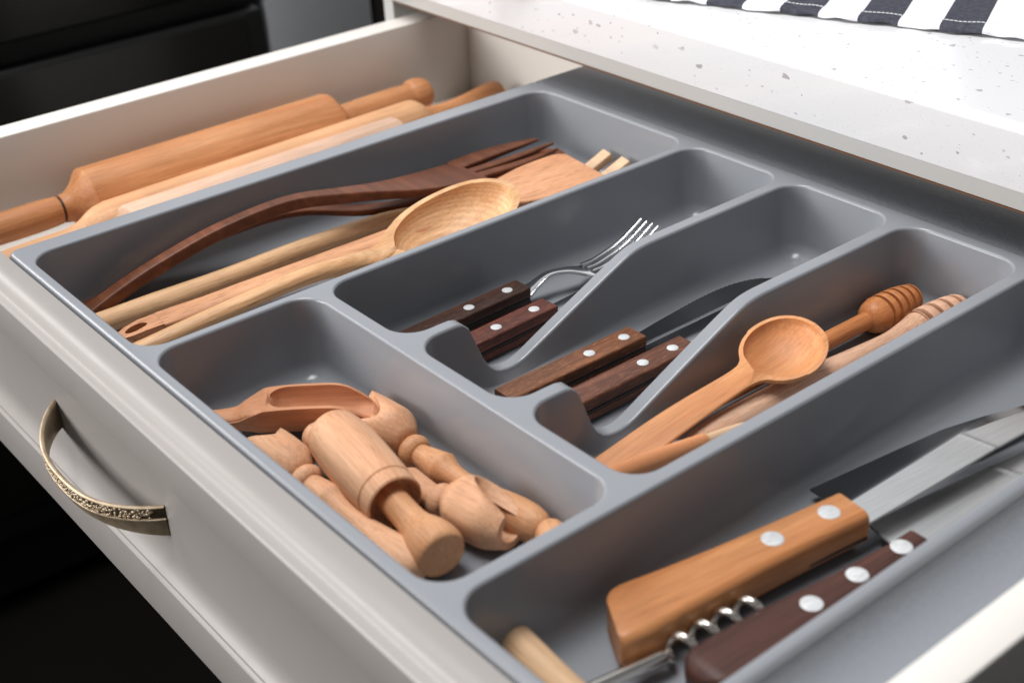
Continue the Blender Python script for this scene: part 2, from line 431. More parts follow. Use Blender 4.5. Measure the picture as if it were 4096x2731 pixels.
# ------------------------------------------------------------------ drawer
XL0, XL1, XR0, XR1, ZT, ZF, YB = -0.2205, -0.1955, 0.6340, 0.6540, 0.0137, -0.070, 0.522
dr = thing('drawer', 'open kitchen drawer with a greige moulded front and cream inside', 'drawer', (0.2, 0.2, ZF))
obj('side_panel', box(XL0, XL1, -0.0095, YB + 0.016, -0.095, ZT, 0.0012), M['melamine'], dr, world=True, ang=30)
obj('side_panel', box(XR0, XR1, -0.0095, YB + 0.016, -0.095, ZT, 0.0012), M['melamine'], dr, world=True, ang=30)
obj('back_panel', box(XL1, XR0, YB, YB + 0.016, -0.095, ZT - 0.001, 0.001), M['melamine'], dr, world=True, ang=30)
obj('floor_panel', box(XL1, XR0, -0.0095, YB, -0.078, ZF), M['melamine'], dr, world=True, smooth=False)
# front: moulded profile swept along X
fp = [(-0.0105, 0.0000), (-0.0185, 0.0002), (-0.0215, -0.0002), (-0.0240, -0.0010), (-0.0262, -0.0024), (-0.0276, -0.0042), (-0.0284, -0.0060),
      (-0.0292, -0.0070), (-0.0306, -0.0076), (-0.0326, -0.0078), (-0.0340, -0.0082), (-0.0348, -0.0092), (-0.0350, -0.0106),
      (-0.0350, -0.0330), (-0.0346, -0.0348), (-0.0326, -0.0362), (-0.0300, -0.0385), (-0.0276, -0.0420), (-0.0264, -0.0450), (-0.0260, -0.0480),
      (-0.0260, -0.1080), (-0.0264, -0.1120), (-0.0280, -0.1165), (-0.0306, -0.1205), (-0.0326, -0.1225), (-0.0328, -0.1245), (-0.0338, -0.1255), (-0.0348, -0.1262), (-0.0350, -0.1275),
      (-0.0350, -0.1600), (-0.0344, -0.1622), (-0.0325, -0.1630), (-0.0105, -0.1630)]
bm = bmesh.new(); rings(bm, [[V((x, y, z)) for y, z in fp] for x in (-0.262, 0.674)])
obj('front_panel', bm, M['front'], dr, world=True, ang=28)

# bow handle: strap bent outwards, hammered band between two beads
def hpos(t):   # t -1..1 along the bow
    x = 0.147 + 0.0775 * t
    y = -0.0262 - 0.0300 * (1 - abs(t) ** 2.6) ** 0.9
    return V((x, y, -0.0805 - 0.001 * (1 - t * t)))
N = 48
hb = bmesh.new(); rs = []; band = []
for i in range(N + 1):
    t = -1 + 2 * i / N; p = hpos(t); q = (hpos(min(1, t + .02)) - hpos(max(-1, t - .02))).normalized()
    nrm = V((q.y, -q.x, 0)).normalized()
    if nrm.y > 0: nrm = -nrm
    up = 0.0058 + 0.0050 * abs(t) ** 1.6; dn = 0.0066 + 0.0042 * abs(t) ** 1.6; th = 0.0016
    bt, bb = up - 0.0012, up - 0.0012 - 0.0078
    prof = [(-th, up - 0.001), (-th * .4, up), (th * .5, up), (th, up - .0006), (th, bt), (th * .35, bt - .0006), (th * .35, bb + .0006), (th, bb), (th, bb - .0011), (th * .7, bb - .0016), (th * .4, -dn + 0.0003), (0, -dn), (-th, -dn + .0008)]
    rs.append([p + nrm * a + V((0, 0, b)) for a, b in prof]); band.append((p, nrm, q, bt, bb, th))
rings(hb, rs)
hd = obj('handle', hb, M['brass'], dr, world=True, ang=50)
pb = bmesh.new(); rnd = random.Random(3)
ico = [V((math.cos(a) * s, math.sin(a) * s, z)) for z, s in ((0.0, 1.0), (0.55, 0.8), (0.85, 0.45)) for a in [2 * math.pi * j / 7 for j in range(7)]]
for i in range(330):
    u = rnd.uniform(0.02, 0.98) * N; a = int(u); f = u - a
    (p, n1, q, bt, bb, th), (p2, n2, q2, bt2, bb2, _) = band[a], band[min(a + 1, N)]
    c = p.lerp(p2, f); nn = n1.lerp(n2, f).normalized(); qq = q.lerp(q2, f).normalized(); v = rnd.uniform(0.12, 0.88)
    z = (bb + (bb2 - bb) * f) + ((bt - bb)) * v
    r = rnd.uniform(0.0007, 0.0015); ha = rnd.uniform(0.0009, 0.0014)
    o0 = c + nn * (th * 0.3) + V((0, 0, z))
    vs = [pb.verts.new(o0 + qq * (w.x * r * 1.2) + V((0, 0, w.y * r)) + nn * (w.z * ha)) for w in ico]
    for k0 in (0, 7):
        for j in range(7): pb.faces.new((vs[k0 + j], vs[k0 + (j + 1) % 7], vs[k0 + 7 + (j + 1) % 7], vs[k0 + 7 + j]))
    pb.faces.new(vs[14:21])
mw = dr.matrix_world
pb.transform(mw.inverted()); po = obj('hammered_dots', pb, M['brass'], hd, kind='stuff', ang=80)
rb_ = bmesh.new(); rings(rb_, [[p + n * a + V((0, 0, b)) for a, b in ((th * .36, bt - .0004), (th * .5, bt - .0008), (th * .5, bb + .0008), (th * .36, bb + .0004))] for p, n, q, bt, bb, th in band], cap=True)
rb_.transform(mw.inverted()); obj('band_ground', rb_, M['brassdark'], hd, ang=60)

# ------------------------------------------------------------------ cutlery tray
TF = -0.053
R = 0.0175
COMP = dict(A=(0.0, 0.1721, 0.0, 0.45), B=(0.1795, 0.2667, 0.1201, 0.45), Cc=(0.2766, 0.3637, 0.1201, 0.45), D=(0.3745, 0.4604, 0.1201, 0.45), E=(0.1795, 0.4604, 0.0, 0.1099), F=(0.4705, 0.5818, 0.0, 0.45))
STEP = 0.0045
def rloop(x0, x1, y0, y1, r, off, nc=9):
    """rounded rectangle inset by off, same parameterisation for every off"""
    pts = []
    cs = ((x1 - r, y1 - r, 0), (x0 + r, y1 - r, 90), (x0 + r, y0 + r, 180), (x1 - r, y0 + r, 270))
    rr = max(r - off, 0.001); k = r - rr  # shrink radius
    d = off - (r - rr)
    for i, (cx, cy, a0) in enumerate(cs):
        for j in range(nc + 1):
            a = math.radians(a0 + 90 * j / nc)
            pts.append(V((cx + rr * math.cos(a) - d * (1 if cx > (x0 + x1) / 2 else -1), cy + rr * math.sin(a) - d * (1 if cy > (y0 + y1) / 2 else -1))))
        nx, ny, na = cs[(i + 1) % 4]
        L = (V((nx, ny)) - V((cx, cy))).length; n = max(1, int(L / STEP))
        a = math.radians(na)
        q = V((nx + rr * math.cos(a) - d * (1 if nx > (x0 + x1) / 2 else -1), ny + rr * math.sin(a) - d * (1 if ny > (y0 + y1) / 2 else -1)))
        p = pts[-1].copy()
        for s in range(1, n): pts.append(p.lerp(q, s / n))
    return pts
ZTOP = [(0.138, 0), (0.147, 0.0), (0.1525, -0.0003), (0.157, -0.0018), (0.160, -0.0050), (0.1635, -0.0130), (0.1665, -0.0225), (0.170, -0.0310), (0.174, -0.0375), (0.179, -0.0420), (0.185, -0.0441), (0.191, -0.0447), (0.197, -0.0440), (0.203, -0.0420), (0.210, -0.0388), (0.220, -0.0342), (0.243, -0.0238), (0.268, -0.0127), (0.280, -0.0075), (0.288, -0.0042), (0.296, -0.0016), (0.304, -0.0004), (0.312, 0.0)]
tb = bmesh.new(); hole_edges = []; fr_ = 0.0019
top_loops = []
for nm, (x0, x1, y0, y1) in COMP.items():
    lv = []
    seq = []
    for i in range(5):      # rim roll
        a = math.radians(90 * i / 4); seq.append((-fr_ * (1 - math.sin(a)), -fr_ * (1 - math.cos(a))))
    seq += [(0.0009, -0.014), (0.0018, -0.027), (0.0030, -0.0415)]
    for i in range(1, 8):
        a = math.radians(90 * i / 7); rbm = 0.0115
        seq.append((0.0030 + rbm * (1 - math.cos(a)), -0.0415 - rbm * math.sin(a)))
    for off, z in seq:
        lv.append([tb.verts.new((p.x, p.y, z)) for p in rloop(x0, x1, y0, y1, R, off)])
    n = len(lv[0])
    for a, b in zip(lv[:-1], lv[1:]):
        for i in range(n): tb.faces.new((a[i], a[(i + 1) % n], b[(i + 1) % n], b[i]))
    tb.faces.new(lv[-1])
    top_loops.append(lv[0])
# outer rim
OX0, OX1, OY0, OY1 = -0.019, 0.5905, -0.0085, 0.4625
ol = []
for off, z in ((0.0034, 0.0), (0.0018, -0.0004), (0.0006, -0.0015), (0.0, -0.0034), (-0.0003, -0.0065), (-0.0008, -0.0120), (-0.0012, -0.022)):
    ol.append([tb.verts.new((p.x, p.y, z)) for p in rloop(OX0, OX1, OY0, OY1, 0.0085, off)])
n = len(ol[0])
for a, b in zip(ol[:-1], ol[1:]):
    for i in range(n): tb.faces.new((a[i], a[(i + 1) % n], b[(i + 1) % n], b[i]))
es = []
for lp in top_loops + [ol[0]]:
    for i in range(len(lp)): es.append(tb.edges.get((lp[i], lp[(i + 1) % len(lp)])) or tb.edges.new((lp[i], lp[(i + 1) % len(lp)])))
bmesh.ops.triangle_fill(tb, use_beauty=True, edges=es)
for v in tb.verts:          # low scooped dividers between the three middle compartments
    x, y, z = v.co
    for xa, xb in ((COMP['B'][1], COMP['Cc'][0]), (COMP['Cc'][1], COMP['D'][0])):
        if xa - 0.0146 < x < xb + 0.0146 and 0.138 < y < 0.315:
            zt = spl(ZTOP, y)
            v.co.z = z + zt if z > -0.0020 else TF + (z - TF) * (zt - 0.0019 - TF) / (-0.0019 - TF)
tr = thing('cutlery_tray', 'grey plastic cutlery tray with six compartments filling the open drawer', 'cutlery tray', (0.28, 0.2, ZF))
to = obj('tray_body', tb, M['tray'], tr, world=True, ang=75)
wn = to.modifiers.new('normals', 'WEIGHTED_NORMAL'); wn.keep_sharp = True; wn.weight = 80
# grained flange on the right and at the back, lower than the rim
fl = bmesh.new()
def strip(pts, quads):
    vs = [fl.verts.new(p) for p in pts]
    for q in quads: fl.faces.new([vs[i] for i in q])
zf = -0.0120
cs = [(0.5907, -0.0035), (0.5915, -0.0060), (0.5930, -0.0085), (0.5955, -0.0105), (0.5990, -0.0117), (0.6040, zf), (0.6330, zf), (0.6330, -0.012)]
rings(fl, [[V((x, y, z)) for x, z in cs] for y in (-0.0085, 0.4640)], cap=False, closed=False)
zb2 = -0.0012
strip([(0.6040, 0.4640, zf), (0.6330, 0.4640, zf), (0.6330, YB - 0.001, zf), (0.6040, YB - 0.001, zf)], [(0, 1, 2, 3)])
strip([(-0.0190, 0.4615, zb2), (0.5900, 0.4615, zb2), (0.5900, YB - 0.001, zb2), (-0.0190, YB - 0.001, zb2), (-0.0190, 0.4615, -0.012), (-0.0190, YB - 0.001, -0.012), (0.6040, 0.4615, zf), (0.6040, YB - 0.001, zf)], [(0, 1, 2, 3), (0, 3, 5, 4), (1, 6, 7, 2)])
obj('trim_flange', fl, M['flange'], tr, world=True, ang=60)

# ------------------------------------------------------------------ rolling pins beside the tray
def lathe_thing(name, label, cat, p0, p1, parts, group=None, roll=0.0):
    m, L = frame(p0, p1, roll); t = thing(name, label, cat, m, group)
    for pn, prof, mat, kw in parts: obj(pn, lathe(prof, **kw), mat, t, ang=35)
    return t
GP = 'rolling pins lying beside the tray'
m, L = frame((-0.1553, -0.05, -0.0430), (-0.1642, 0.4510, -0.0430))
t = thing('rolling_pin', 'thick orange brown rolling pin with dark groove by its handle, nearest the drawer side', 'rolling pin', m, GP)
s = lambda y: y + 0.05
obj('barrel', lathe(smooth_prof([(s(.0822), .0112), (s(.089), .0128), (s(.097), .0190), (s(.1025), .0255), (s(.1040), .0268), (s(.1055), .0270), (s(.1055), .0270), (s(.336), .0270), (s(.336), .0270), (s(.340), .0258), (s(.342), .0225), (s(.3425), .0125)], 5)), M['pin'], t, ang=35)
obj('handle', lathe(smooth_prof([(0, .0100), (0, .0100), (s(.02), .0119), (s(.06), .0122), (s(.0797), .0112)], 6)), M['pin'], t, ang=40)
obj('groove', lathe([(s(.0797), .0099), (s(.0822), .0099)]), M['stick_dark'], t)
obj('handle', lathe(smooth_prof([(s(.3425), .0108), (s(.349), .0112), (s(.3525), .0105), (s(.3525), .0105), (s(.3530), .0122), (s(.372), .0130), (s(.408), .0134), (s(.424), .0128), (s(.426), .0136), (s(.430), .0154), (s(.438), .0156), (s(.446), .0128), (s(.4495), .007), (s(.450), .0005)], 5)), M['pin'], t, ang=40)
m, L = frame((-0.1060, 0.0, -0.0490), (-0.1243, 0.5030, -0.0490))
t = thing('rolling_pin', 'slimmer tan rolling pin with tapered ends, between the thick and the palest pin', 'rolling pin', m, GP)
obj('barrel', lathe(smooth_prof([(.066, .0098), (.078, .0125), (.088, .0175), (.0945, .0197), (.0965, .0200), (.0965, .0200), (.1005, .0207), (.1025, .0210), (.1025, .0210), (.398, .0210), (.398, .0210), (.404, .0198), (.411, .0150), (.415, .0110)], 5)), M['pin2'], t, ang=40)
obj('handle', lathe(smooth_prof([(-.008, .008), (.02, .0098), (.05, .0100), (.066, .0098)], 5)), M['pin2'], t, ang=40)
obj('handle', lathe(smooth_prof([(.415, .0110), (.423, .0096), (.440, .0086), (.460, .0096), (.480, .0118), (.493, .0129), (.500, .0124), (.5035, .008), (.504, .0005)], 5)), M['pin'], t, ang=40)
m, L = frame((-0.0590, 0.0965, -0.0420), (-0.0650, 0.3470, -0.0420))
t = thing('rolling_pin', 'palest rolling pin, a plain cylinder without handles, next to the tray rim', 'rolling pin', m, GP)
obj('barrel', lathe([(0, .0255), (.0012, .0270), (.003, .0277), (L - .003, .0277), (L - .001, .0268), (L, .0255)]), M['pin3'], t, ang=40)

# ------------------------------------------------------------------ left compartment: wooden spoons
# dark salad fork
pa = catmull([(.0260, .020, -.0440), (.0270, .045, -.0340), (.0290, .078, -.0235), (.0320, .126, -.0125), (.0375, .179, -.0070), (.0490, .222, -.0100), (.0520, .276, -.0195), (.0500, .334, -.0262)], 7)
t = thing('salad_server', 'dark brown salad fork with an arched handle, on top of the matching spoon', 'salad fork', (.0260, .020, -.0440), 'dark salad servers')
def sec(i, u):
    w = spl([(0, .0060), (.3, .0056), (.62, .0058), (.76, .0095), (.88, .0180), (1, .0220)], u); h = spl([(0, .0045), (.6, .0046), (.8, .0036), (1, .0026)], u)
    return [(a, b - (0.0022 * (1 - (a / w) ** 2) if u > .8 else 0) * (u - .8) * 5) for a, b in rrect(w, h, .0016, 3)] if u > .8 else rrect(w, h, .0016, 3)
obj('handle', sweep(pa, sec), M['walnut'], t, world=True, ang=50)
for (a, b, c, w0) in (((.0335, .330, -.0262), (.0315, .372, -.0262), (.0420, .410, -.0225), .0088), ((.0500, .330, -.0268), (.0505, .375, -.0275), (.0535, .417, -.0248), .0045), ((.0615, .330, -.0265), (.0635, .375, -.0275), (.0640, .413, -.0255), .0048)):
    pth = catmull([a, b, c], 8)
    obj('tine', sweep(pth, lambda i, u: rrect(w0 * (1 - .75 * u ** 2.5), .0026 * (1 - .55 * u * u), .0014, 3)), M['walnut'], t, world=True, ang=50)
def smax(a, b, k):
    return .5 * (a + b + math.sqrt((a - b) ** 2 + k * k))
ell = lambda x, c, a, b: b * math.sqrt(max(0.0, 1 - ((x - c) / a) ** 2))
# dark salad spoon underneath
m, L = frame((.0080, .026, -.0450), (.0520, .372, -.0360), 0.1)
t = thing('salad_server', 'dark brown salad spoon lying under the dark salad fork', 'salad spoon', m, 'dark salad servers')
xs = [L * i / 60 for i in range(51)] + [L * .833 + (L + .052 - L * .833) * math.sin(math.pi / 2 * i / 16) for i in range(1, 17)]
wS = lambda x: max(.0006, smax(spl([(0, .0055), (.2, .0052), (.27, .006), (.33, .012)], x) if x < .33 else 0, ell(x, L, .0525, .0225), .004))
inn = lambda x: abs(x - L) < .0468
obj('bowl_and_handle', trough(xs, wS, lambda x: spl([(0, 0), (.06, .0120), (.11, .0190), (.165, .0200), (.22, .0090), (.28, .001), (.36, 0), (.42, .003)], x), lambda x: .006 + .003 * (x > .3), lambda x: max(.0004, ell(x, L, .047, .0185)) if inn(x) else wS(x) * .95 * max(.02, min(1, (L - .047 - x) / .012)) if x < L else .0004, lambda x: .0065 * ell(x, L, .047, 1) if inn(x) else -.001 * max(0, min(1, (L - .047 - x) / .012)), yc=lambda x: spl([(0, 0), (.06, .0075), (.11, .0110), (.165, .0095), (.22, -.0020), (.28, -.003), (.34, 0), (.45, 0)], x), nexp=2.6), M['walnut'], t, ang=50)
# slim round stick
pa = catmull([(.0405, .018, -.0445), (.0435, .065, -.0440), (.0465, .115, -.0430), (.0480, .187, -.0405), (.0520, .255, -.0400), (.0640, .305, -.0440)], 8)
t = thing('wooden_stirrer', 'slim tan wooden handle running under the bowl of the big pale spoon', 'wooden stirrer', (.0405, .018, -.0445))
circ = lambda r, n=16: [(r * math.cos(2 * math.pi * j / n), r * math.sin(2 * math.pi * j / n)) for j in range(n)]
mI = Matrix.Translation(V((.0405, .018, -.0445)))
def orient(t, p0, p1):
    t.matrix_world = frame(p0, p1)[0]
orient(t, (.0405, .018, -.0445), (.052, .255, -.040))
obj('stick', sweep(pa, lambda i, u: circ(spl([(0, .0078), (.2, .0086), (.5, .0080), (.8, .0066), (1, .006)], u))), M['stickw'], t, world=True)
# beech spatula
m, L = frame((.0785, .020, -.0395), (.1035, .404, -.0275), 0.05)
t = thing('wooden_spatula', 'pinkish beech spatula with a hanging hole, its broad blade behind the big spoon', 'spatula', m)
holec = (.0135, 0.0)
hole = [(holec[0] + .0078 * math.cos(a), .0036 * math.sin(a)) for a in [2 * math.pi * i / 24 for i in range(24)]]
outl = [(.030, .0082), (.018, .0080), (.008, .0068), (.002, .0045), (0, .0015), (0, -.0015), (.002, -.0045), (.008, -.0068), (.018, -.0080), (.030, -.0082)]
obj('handle_end', plate(outl, -.0042, .0042, hole=hole, bend=lambda c: V((c.x, c.y, c.z * min(1, .45 + c.x / .03)))), M['beech'], t, ang=40)
obj('hole_shade', lathe([(0, .0036), (.0001, .0036)], bm=None) if False else plate([(x * .98 + .0135 * .02, y * .98) for x, y in hole], -.0041, -.0034), M['stick_dark'], t, smooth=False)  # dark sheet across the hole, painted as its shade
def fl2(c):
    return c
xs = [.030 + (.315 - .030) * i / 24 for i in range(25)] + [.315 + (L - .315) * i / 16 for i in range(1, 17)]
wB = lambda x: spl([(0, .0084), (.05, .0100), (.22, .0100), (.29, .0128), (.325, .0255), (.350, .0310), (.385, .0320)], x)
hB = lambda x: spl([(0, .0044), (.2, .0046), (.30, .0036), (.36, .0022), (.39, .0018)], x)
bm = bmesh.new(); rs = []
for x in xs:
    w = wB(x)
    if x > L - .012: w *= 1 - .16 * ((x - (L - .012)) / .012) ** 2
    f = max(0, (x - (L - .06)) / .06)
    rs.append([V((x + f * .006 * ((a / w) ** 2 - .35), a, b)) for a, b in rrect(w, hB(x), .0014 + .0028 * max(0, min(1, (x - .030) / .03)) if x < .29 else .0016, 4)])
rings(bm, rs); obj('blade', bm, M['beech'], t, ang=50)
# two pale square sticks behind the spatula
t = thing('wooden_tongs', 'two pale square wooden tips leaning up behind the spatula blade', 'wooden tongs', (.090, .40, -.051))
for dx in (0, .0215):
    pth = [(.082 + dx, .385, -.0510), (.0875 + dx, .415, -.0435), (.0935 + dx, .4415, -.0300)]
    orient_p = catmull(pth, 5)
    obj('arm', sweep(orient_p, lambda i, u: rrect(.0062, .0034, .0012, 3)), M['tong'], t, world=True, ang=40)
# big pale spoon
m, L = frame((.1035, .016, -.0385), (.1262, .2600, -.0165), 0.15)
t = thing('wooden_spoon', 'large pale wooden spoon with a deep oval bowl, on top of the pile', 'wooden spoon', m, 'wooden spoons')
A_, B_ = .0545, .0350
xs = [(L - A_ + .012) * i / 44 for i in range(45)]
x0 = xs[-1]; xs += [x0 + (L + A_ - x0) * (1 - math.cos(math.pi * i / 48)) / 2 for i in range(1, 49)]
def wP(x):
    h = spl([(0, .0066), (.06, .0070), (.13, .0068), (.165, .0078), (.19, .0125), (.21, .021)], x) if x < .212 else 0
    e = ell(x, L, A_, B_)
    return max(.0008, smax(h, e, .0045) - .00112 if h and e else max(h, e))
zP = lambda x: .0085 * math.sin(math.pi * min(1, x / .2)) * (1 if x < .2 else 1) + (.13 * (x - L) if x > L - .02 else -.0026 if False else 0) if x < L - .02 else .13 * (x - L)
def zP(x):
    return spl([(0, 0), (.06, .0022), (.13, .0030), (.185, -.0045), (.205, -.0042), (L, .0), (L + A_, .0065)], x)
wiP = lambda x: max(.0005, ell(x, L + .002, .0475, .0305)) if abs(x - L - .002) < .0474 else wP(x) * .97 * max(.01, min(1, (L - .0455 - x) / .02)) if x < L else .0005
diP = lambda x: .0215 * ell(x, L + .002, .0475, 1) ** .8 if abs(x - L - .002) < .0474 else -.0050 * max(0, min(1, (L - .0455 - x) / .03)) if x < L else 0
doP = lambda x: max(.0015, spl([(0, .0050), (.13, .0056), (.17, .009), (.20, .017), (.235, .0255), (L + .015, .0265), (L + .038, .019)], x) * (1 if x < L + .03 else math.sqrt(max(0, 1 - ((x - L - .03) / (A_ - .0295)) ** 2))))
obj('bowl_and_handle', trough(xs, wP, zP, doP, wiP, diP, nexp=2.1, no=20, ni=26), M['olive'], t, ang=60)

# ------------------------------------------------------------------ steak cutlery with riveted handles
def riveted(t, L, w, mat, zt, zb, rivs, rr=.0037, w1=None, taper=1.0):
    """handle of two scales on a tang, along local X 0..L"""
    w1 = w1 or w; zm = -0.0006
    xs = [0, .0015, .004] + [L * i / 10 for i in range(1, 10)] + [L - .0015, L]
    def sect(lo, hi):
        bm = bmesh.new(); rs = []
        for x in xs:
            ww = (w + (w1 - w) * x / L) * (1 - .10 * math.exp(-x / .003)); c = (lo + hi) / 2; h = (hi - lo) / 2
            rs.append([V((x, a, c + b)) for a, b in rrect(ww, h, .0013, 3)])
        rings(bm, rs); return bm
    obj('handle_scale', sect(zm + .0009, zt), mat, t, ang=50)
    obj('handle_scale', sect(zb, zm - .0009), mat, t, ang=50)
    bm = bmesh.new(); rings(bm, [[V((x, a, zm + b)) for a, b in rrect(w * .985, .00088, .0003, 1)] for x in (.0005, L - .0005)]); obj('tang', bm, M['tang'], t, ang=40)
    for (rx, ry) in rivs: rivet(t, (rx, ry, zt), rr)
GK = 'riveted table cutlery'
# fork
m, L = frame((.2118, .138, -.0445), (.2085, .2560, -.0440))
t = thing('table_fork', 'steel table fork with darkest wooden riveted handle, tines raised', 'fork', m, GK)
riveted(t, L, .0083, M['rose1'], .0082, -.0075, ((.1045, 0), (.0712, 0)))
P = [V(p) for p in ((.2090, .2555, -.0437), (.2088, .266, -.0405), (.2090, .279, -.0368), (.2125, .292, -.0372), (.2165, .303, -.0398), (.2185, .309, -.0405))]
pp = catmull(P, 6)
obj('neck', sweep(pp, lambda i, u: [(a, b - .0016 * (a / .011) ** 2) for a, b in rrect(spl([(0, .0072), (.25, .0045), (.5, .0036), (.75, .0062), (.92, .0098), (1, .0106)], u), .0010, .0006, 2)]), M['steelfork'], t, world=True, ang=60)
for j in range(4):
    k0 = -.0090 + .0060 * j
    pth = catmull([(.2185 + k0, .3080, -.0406), (.2190 + k0, .322, -.0398), (.2198 + k0 * .98, .342, -.0340), (.2208 + k0 * .95, .3635, -.0222)], 7)
    obj('tine', sweep(pth, lambda i, u: rrect(.0021 * (1 - .45 * u ** 3), .0014 * (1 - .35 * u), .0009, 3)), M['steelfork'], t, world=True, ang=60)
# reddish handle, blade mostly hidden by the divider
m, L = frame((.2455, .138, -.0445), (.2405, .2525, -.0445))
t = thing('table_knife', 'table knife with reddish wooden riveted handle, beside the fork', 'knife', m, GK)
riveted(t, L, .0083, M['rose2'], .0082, -.0075, ((.1010, 0), (.0680, 0)))
obj('blade', plate([(L - .001, .0066), (L + .03, .0075), (L + .09, .0072), (L + .12, .004), (L + .128, -.002), (L + .12, -.0060), (L - .001, -.0060)], -.0011, .0004), M['steel'], t, ang=30)
# long serrated knife
def serrated(t, L, w0, edge, mat, n=30, x1=.135, th=.0009):
    """spine on -Y, serrated edge on +Y"""
    out = []
    out.append((L - .001, -w0)); out.append((L + x1 * .93, -w0 * 1.02)); out.append((L + x1, -w0 * .55))
    for i in range(n * 4, -1, -1):
        u = i / (n * 4); x = L - .001 + (x1 - .004) * u
        y = spl(edge, u)
        if .38 < u < .985: y += .00055 * abs(math.sin(math.pi * i / 4)) * 1.4 - .0004
        out.append((x, y))
    return obj('blade', plate(out, -th, th), mat, t, ang=30)
m, L = frame((.3085, .158, -.0440), (.3092, .2665, -.0440))
t = thing('table_knife', 'long serrated knife with light brown wooden riveted handle', 'knife', m, GK)
riveted(t, L, .0088, M['rose3'], .0082, -.0072, ((.0975, .0), (.0685, 0)))
serrated(t, L, .0052, [(0, .0068), (.25, .0098), (.55, .0128), (.75, .0118), (.9, .0060), (1, -.0028)], M['steel'], 34)
obj('spine', box(L, L + .122, -.0057, -.0052, -.0010, .0011, .0002), M['steelfork'], t, ang=30)  # brighter steel strip laid along the spine as its highlight
m, L = frame((.3400, .160, -.0440), (.3395, .2815, -.0440))
t = thing('table_knife', 'serrated knife with mid brown wooden handle beside the low divider', 'knife', m, GK)
riveted(t, L, .0088, M['rose4'], .0082, -.0072, ((.1080, 0), (.0825, 0)))
serrated(t, L, .0060, [(0, .0066), (.25, .0080), (.55, .0085), (.75, .0080), (.9, .0040), (1, -.0030)], M['steel'], 22, .115)

# ------------------------------------------------------------------ fourth compartment: spoon, honey dippers
m, L = frame((.3978, .142, -.0465), (.4075, .2905, -.0165), 0.15)
t = thing('wooden_spoon', 'small round bowled wooden spoon with a flat handle, resting on the dippers', 'wooden spoon', m, 'wooden spoons')
A_, B_ = .0265, .0252; LL = L
xs = [(L - A_ + .006) * i / 36 for i in range(37)]; x0 = xs[-1]
xs += [x0 + (L + A_ - x0) * (1 - math.cos(math.pi * i / 40)) / 2 for i in range(1, 41)]
def wD(x):
    h = spl([(0, .0105), (.06, .0100), (.105, .0082), (.118, .0080), (.128, .0100), (.137, .0140)], x) if x < .146 else 0
    e = ell(x, LL, A_, B_)
    return max(.0006, smax(h, e, .004) - .0010 if h and e else max(h, e))
wiD = lambda x: max(.0004, ell(x, LL + .0002, .0238, .0226)) if abs(x - LL - .0002) < .0237 else wD(x) * .95 * max(.01, min(1, (LL - .0237 - x) / .01)) if x < LL else .0004
diD = lambda x: .0105 * ell(x, LL + .0002, .0238, 1) ** .8 if abs(x - LL - .0002) < .0237 else -.0004 * max(0, min(1, (LL - .0237 - x) / .01))
doD = lambda x: max(.001, spl([(0, .0052), (.10, .0058), (.125, .0065), (.145, .0120), (LL + .006, .0128), (LL + .018, .0085), (LL + A_, .001)], x))
zD = lambda x: spl([(0, 0), (.07, .0016), (.115, -.0002), (.125, -.0008), (LL, .0), (LL + A_, .0024)], x)
obj('bowl_and_handle', trough(xs, wD, zD, doD, wiD, diD, nexp=2.2, no=18, ni=22), M['cherry'], t, ang=55)
def dip_head(x0, L, r, n, base=.26, gap=.36, rend=.66, core=.52):
    """bulb, then n discs parted by deep grooves"""
    R_ = lambda u: r * (1 - (1 - rend) * max(0, (u - .45) / .55) ** 2) * (1 - .22 * max(0, (.30 - u) / .30) ** 2)
    out = [(x0, r * .48), (x0 + L * .02, r * .60), (x0 + L * .06, r * .76), (x0 + L * .12, r * .88), (x0 + L * (base - .03), R_(base)), (x0 + L * (base - .005), R_(base) * .985)]
    st = (1 - base) / n
    for i in range(n):
        a = base + st * i; b = a + st * gap; e = a + st
        out += [(x0 + L * (a + .004), r * core), (x0 + L * (b - .004), r * core), (x0 + L * b, R_(b) * .975), (x0 + L * (b + .012), R_(b + .012))]
        if i < n - 1: out += [(x0 + L * (e - .012), R_(e)), (x0 + L * e, R_(e) * .975)]
        else: out += [(x0 + L * (e - .05), R_(e) * .98), (x0 + L * (e - .02), R_(e) * .80), (x0 + L * (e - .004), R_(e) * .45), (x0 + L * e, .0004)]
    return out
m, L = frame((.3915, .215, -.0412), (.3945, .4370, -.0412))
t = thing('honey_dipper', 'orange brown honey dipper with a round grooved head, its rod under the spoon', 'honey dipper', m, 'honey dippers')
obj('rod', lathe(smooth_prof([(0, .0035), (.004, .0056), (.02, .0058), (.165, .0058), (L - .049, .0060)], 4)), M['honey'], t)
obj('head', lathe(dip_head(L - .050, .050, .0122, 5)), M['honey'], t, ang=25)
m, L = frame((.4115, .2075, -.0440), (.4242, .4460, -.0415))
t = thing('honey_dipper', 'pale pinkish honey dipper with a thick tapered handle along the divider', 'honey dipper', m, 'honey dippers')
obj('rod', lathe(smooth_prof([(0, .0010), (.003, .0045), (.012, .0068), (.035, .0086), (.075, .0096), (.110, .0090), (.140, .0078), (.165, .0070), (.178, .0080), (L - .049, .0098)], 5)), M['palebeech'], t)
obj('head', lathe([(L - .050, .0098), (L - .047, .0103), (L - .042, .0112)] + [q for q in dip_head(L - .052, .052, .0122, 4, base=.20, rend=.78)[4:]]), M['palebeech'], t, ang=30)
m, L = frame((.4085, .146, -.0385), (.4262, .2420, -.0385))
t = thing('pastry_brush', 'thin stick wrapped in orange woven thread by the divider corner', 'thread wrapped stick', m)
obj('wrapping', lathe(smooth_prof([(0, .0030), (.002, .0048), (.03, .0054), (.062, .0045), (.068, .0040)], 5)), M['weave'], t)
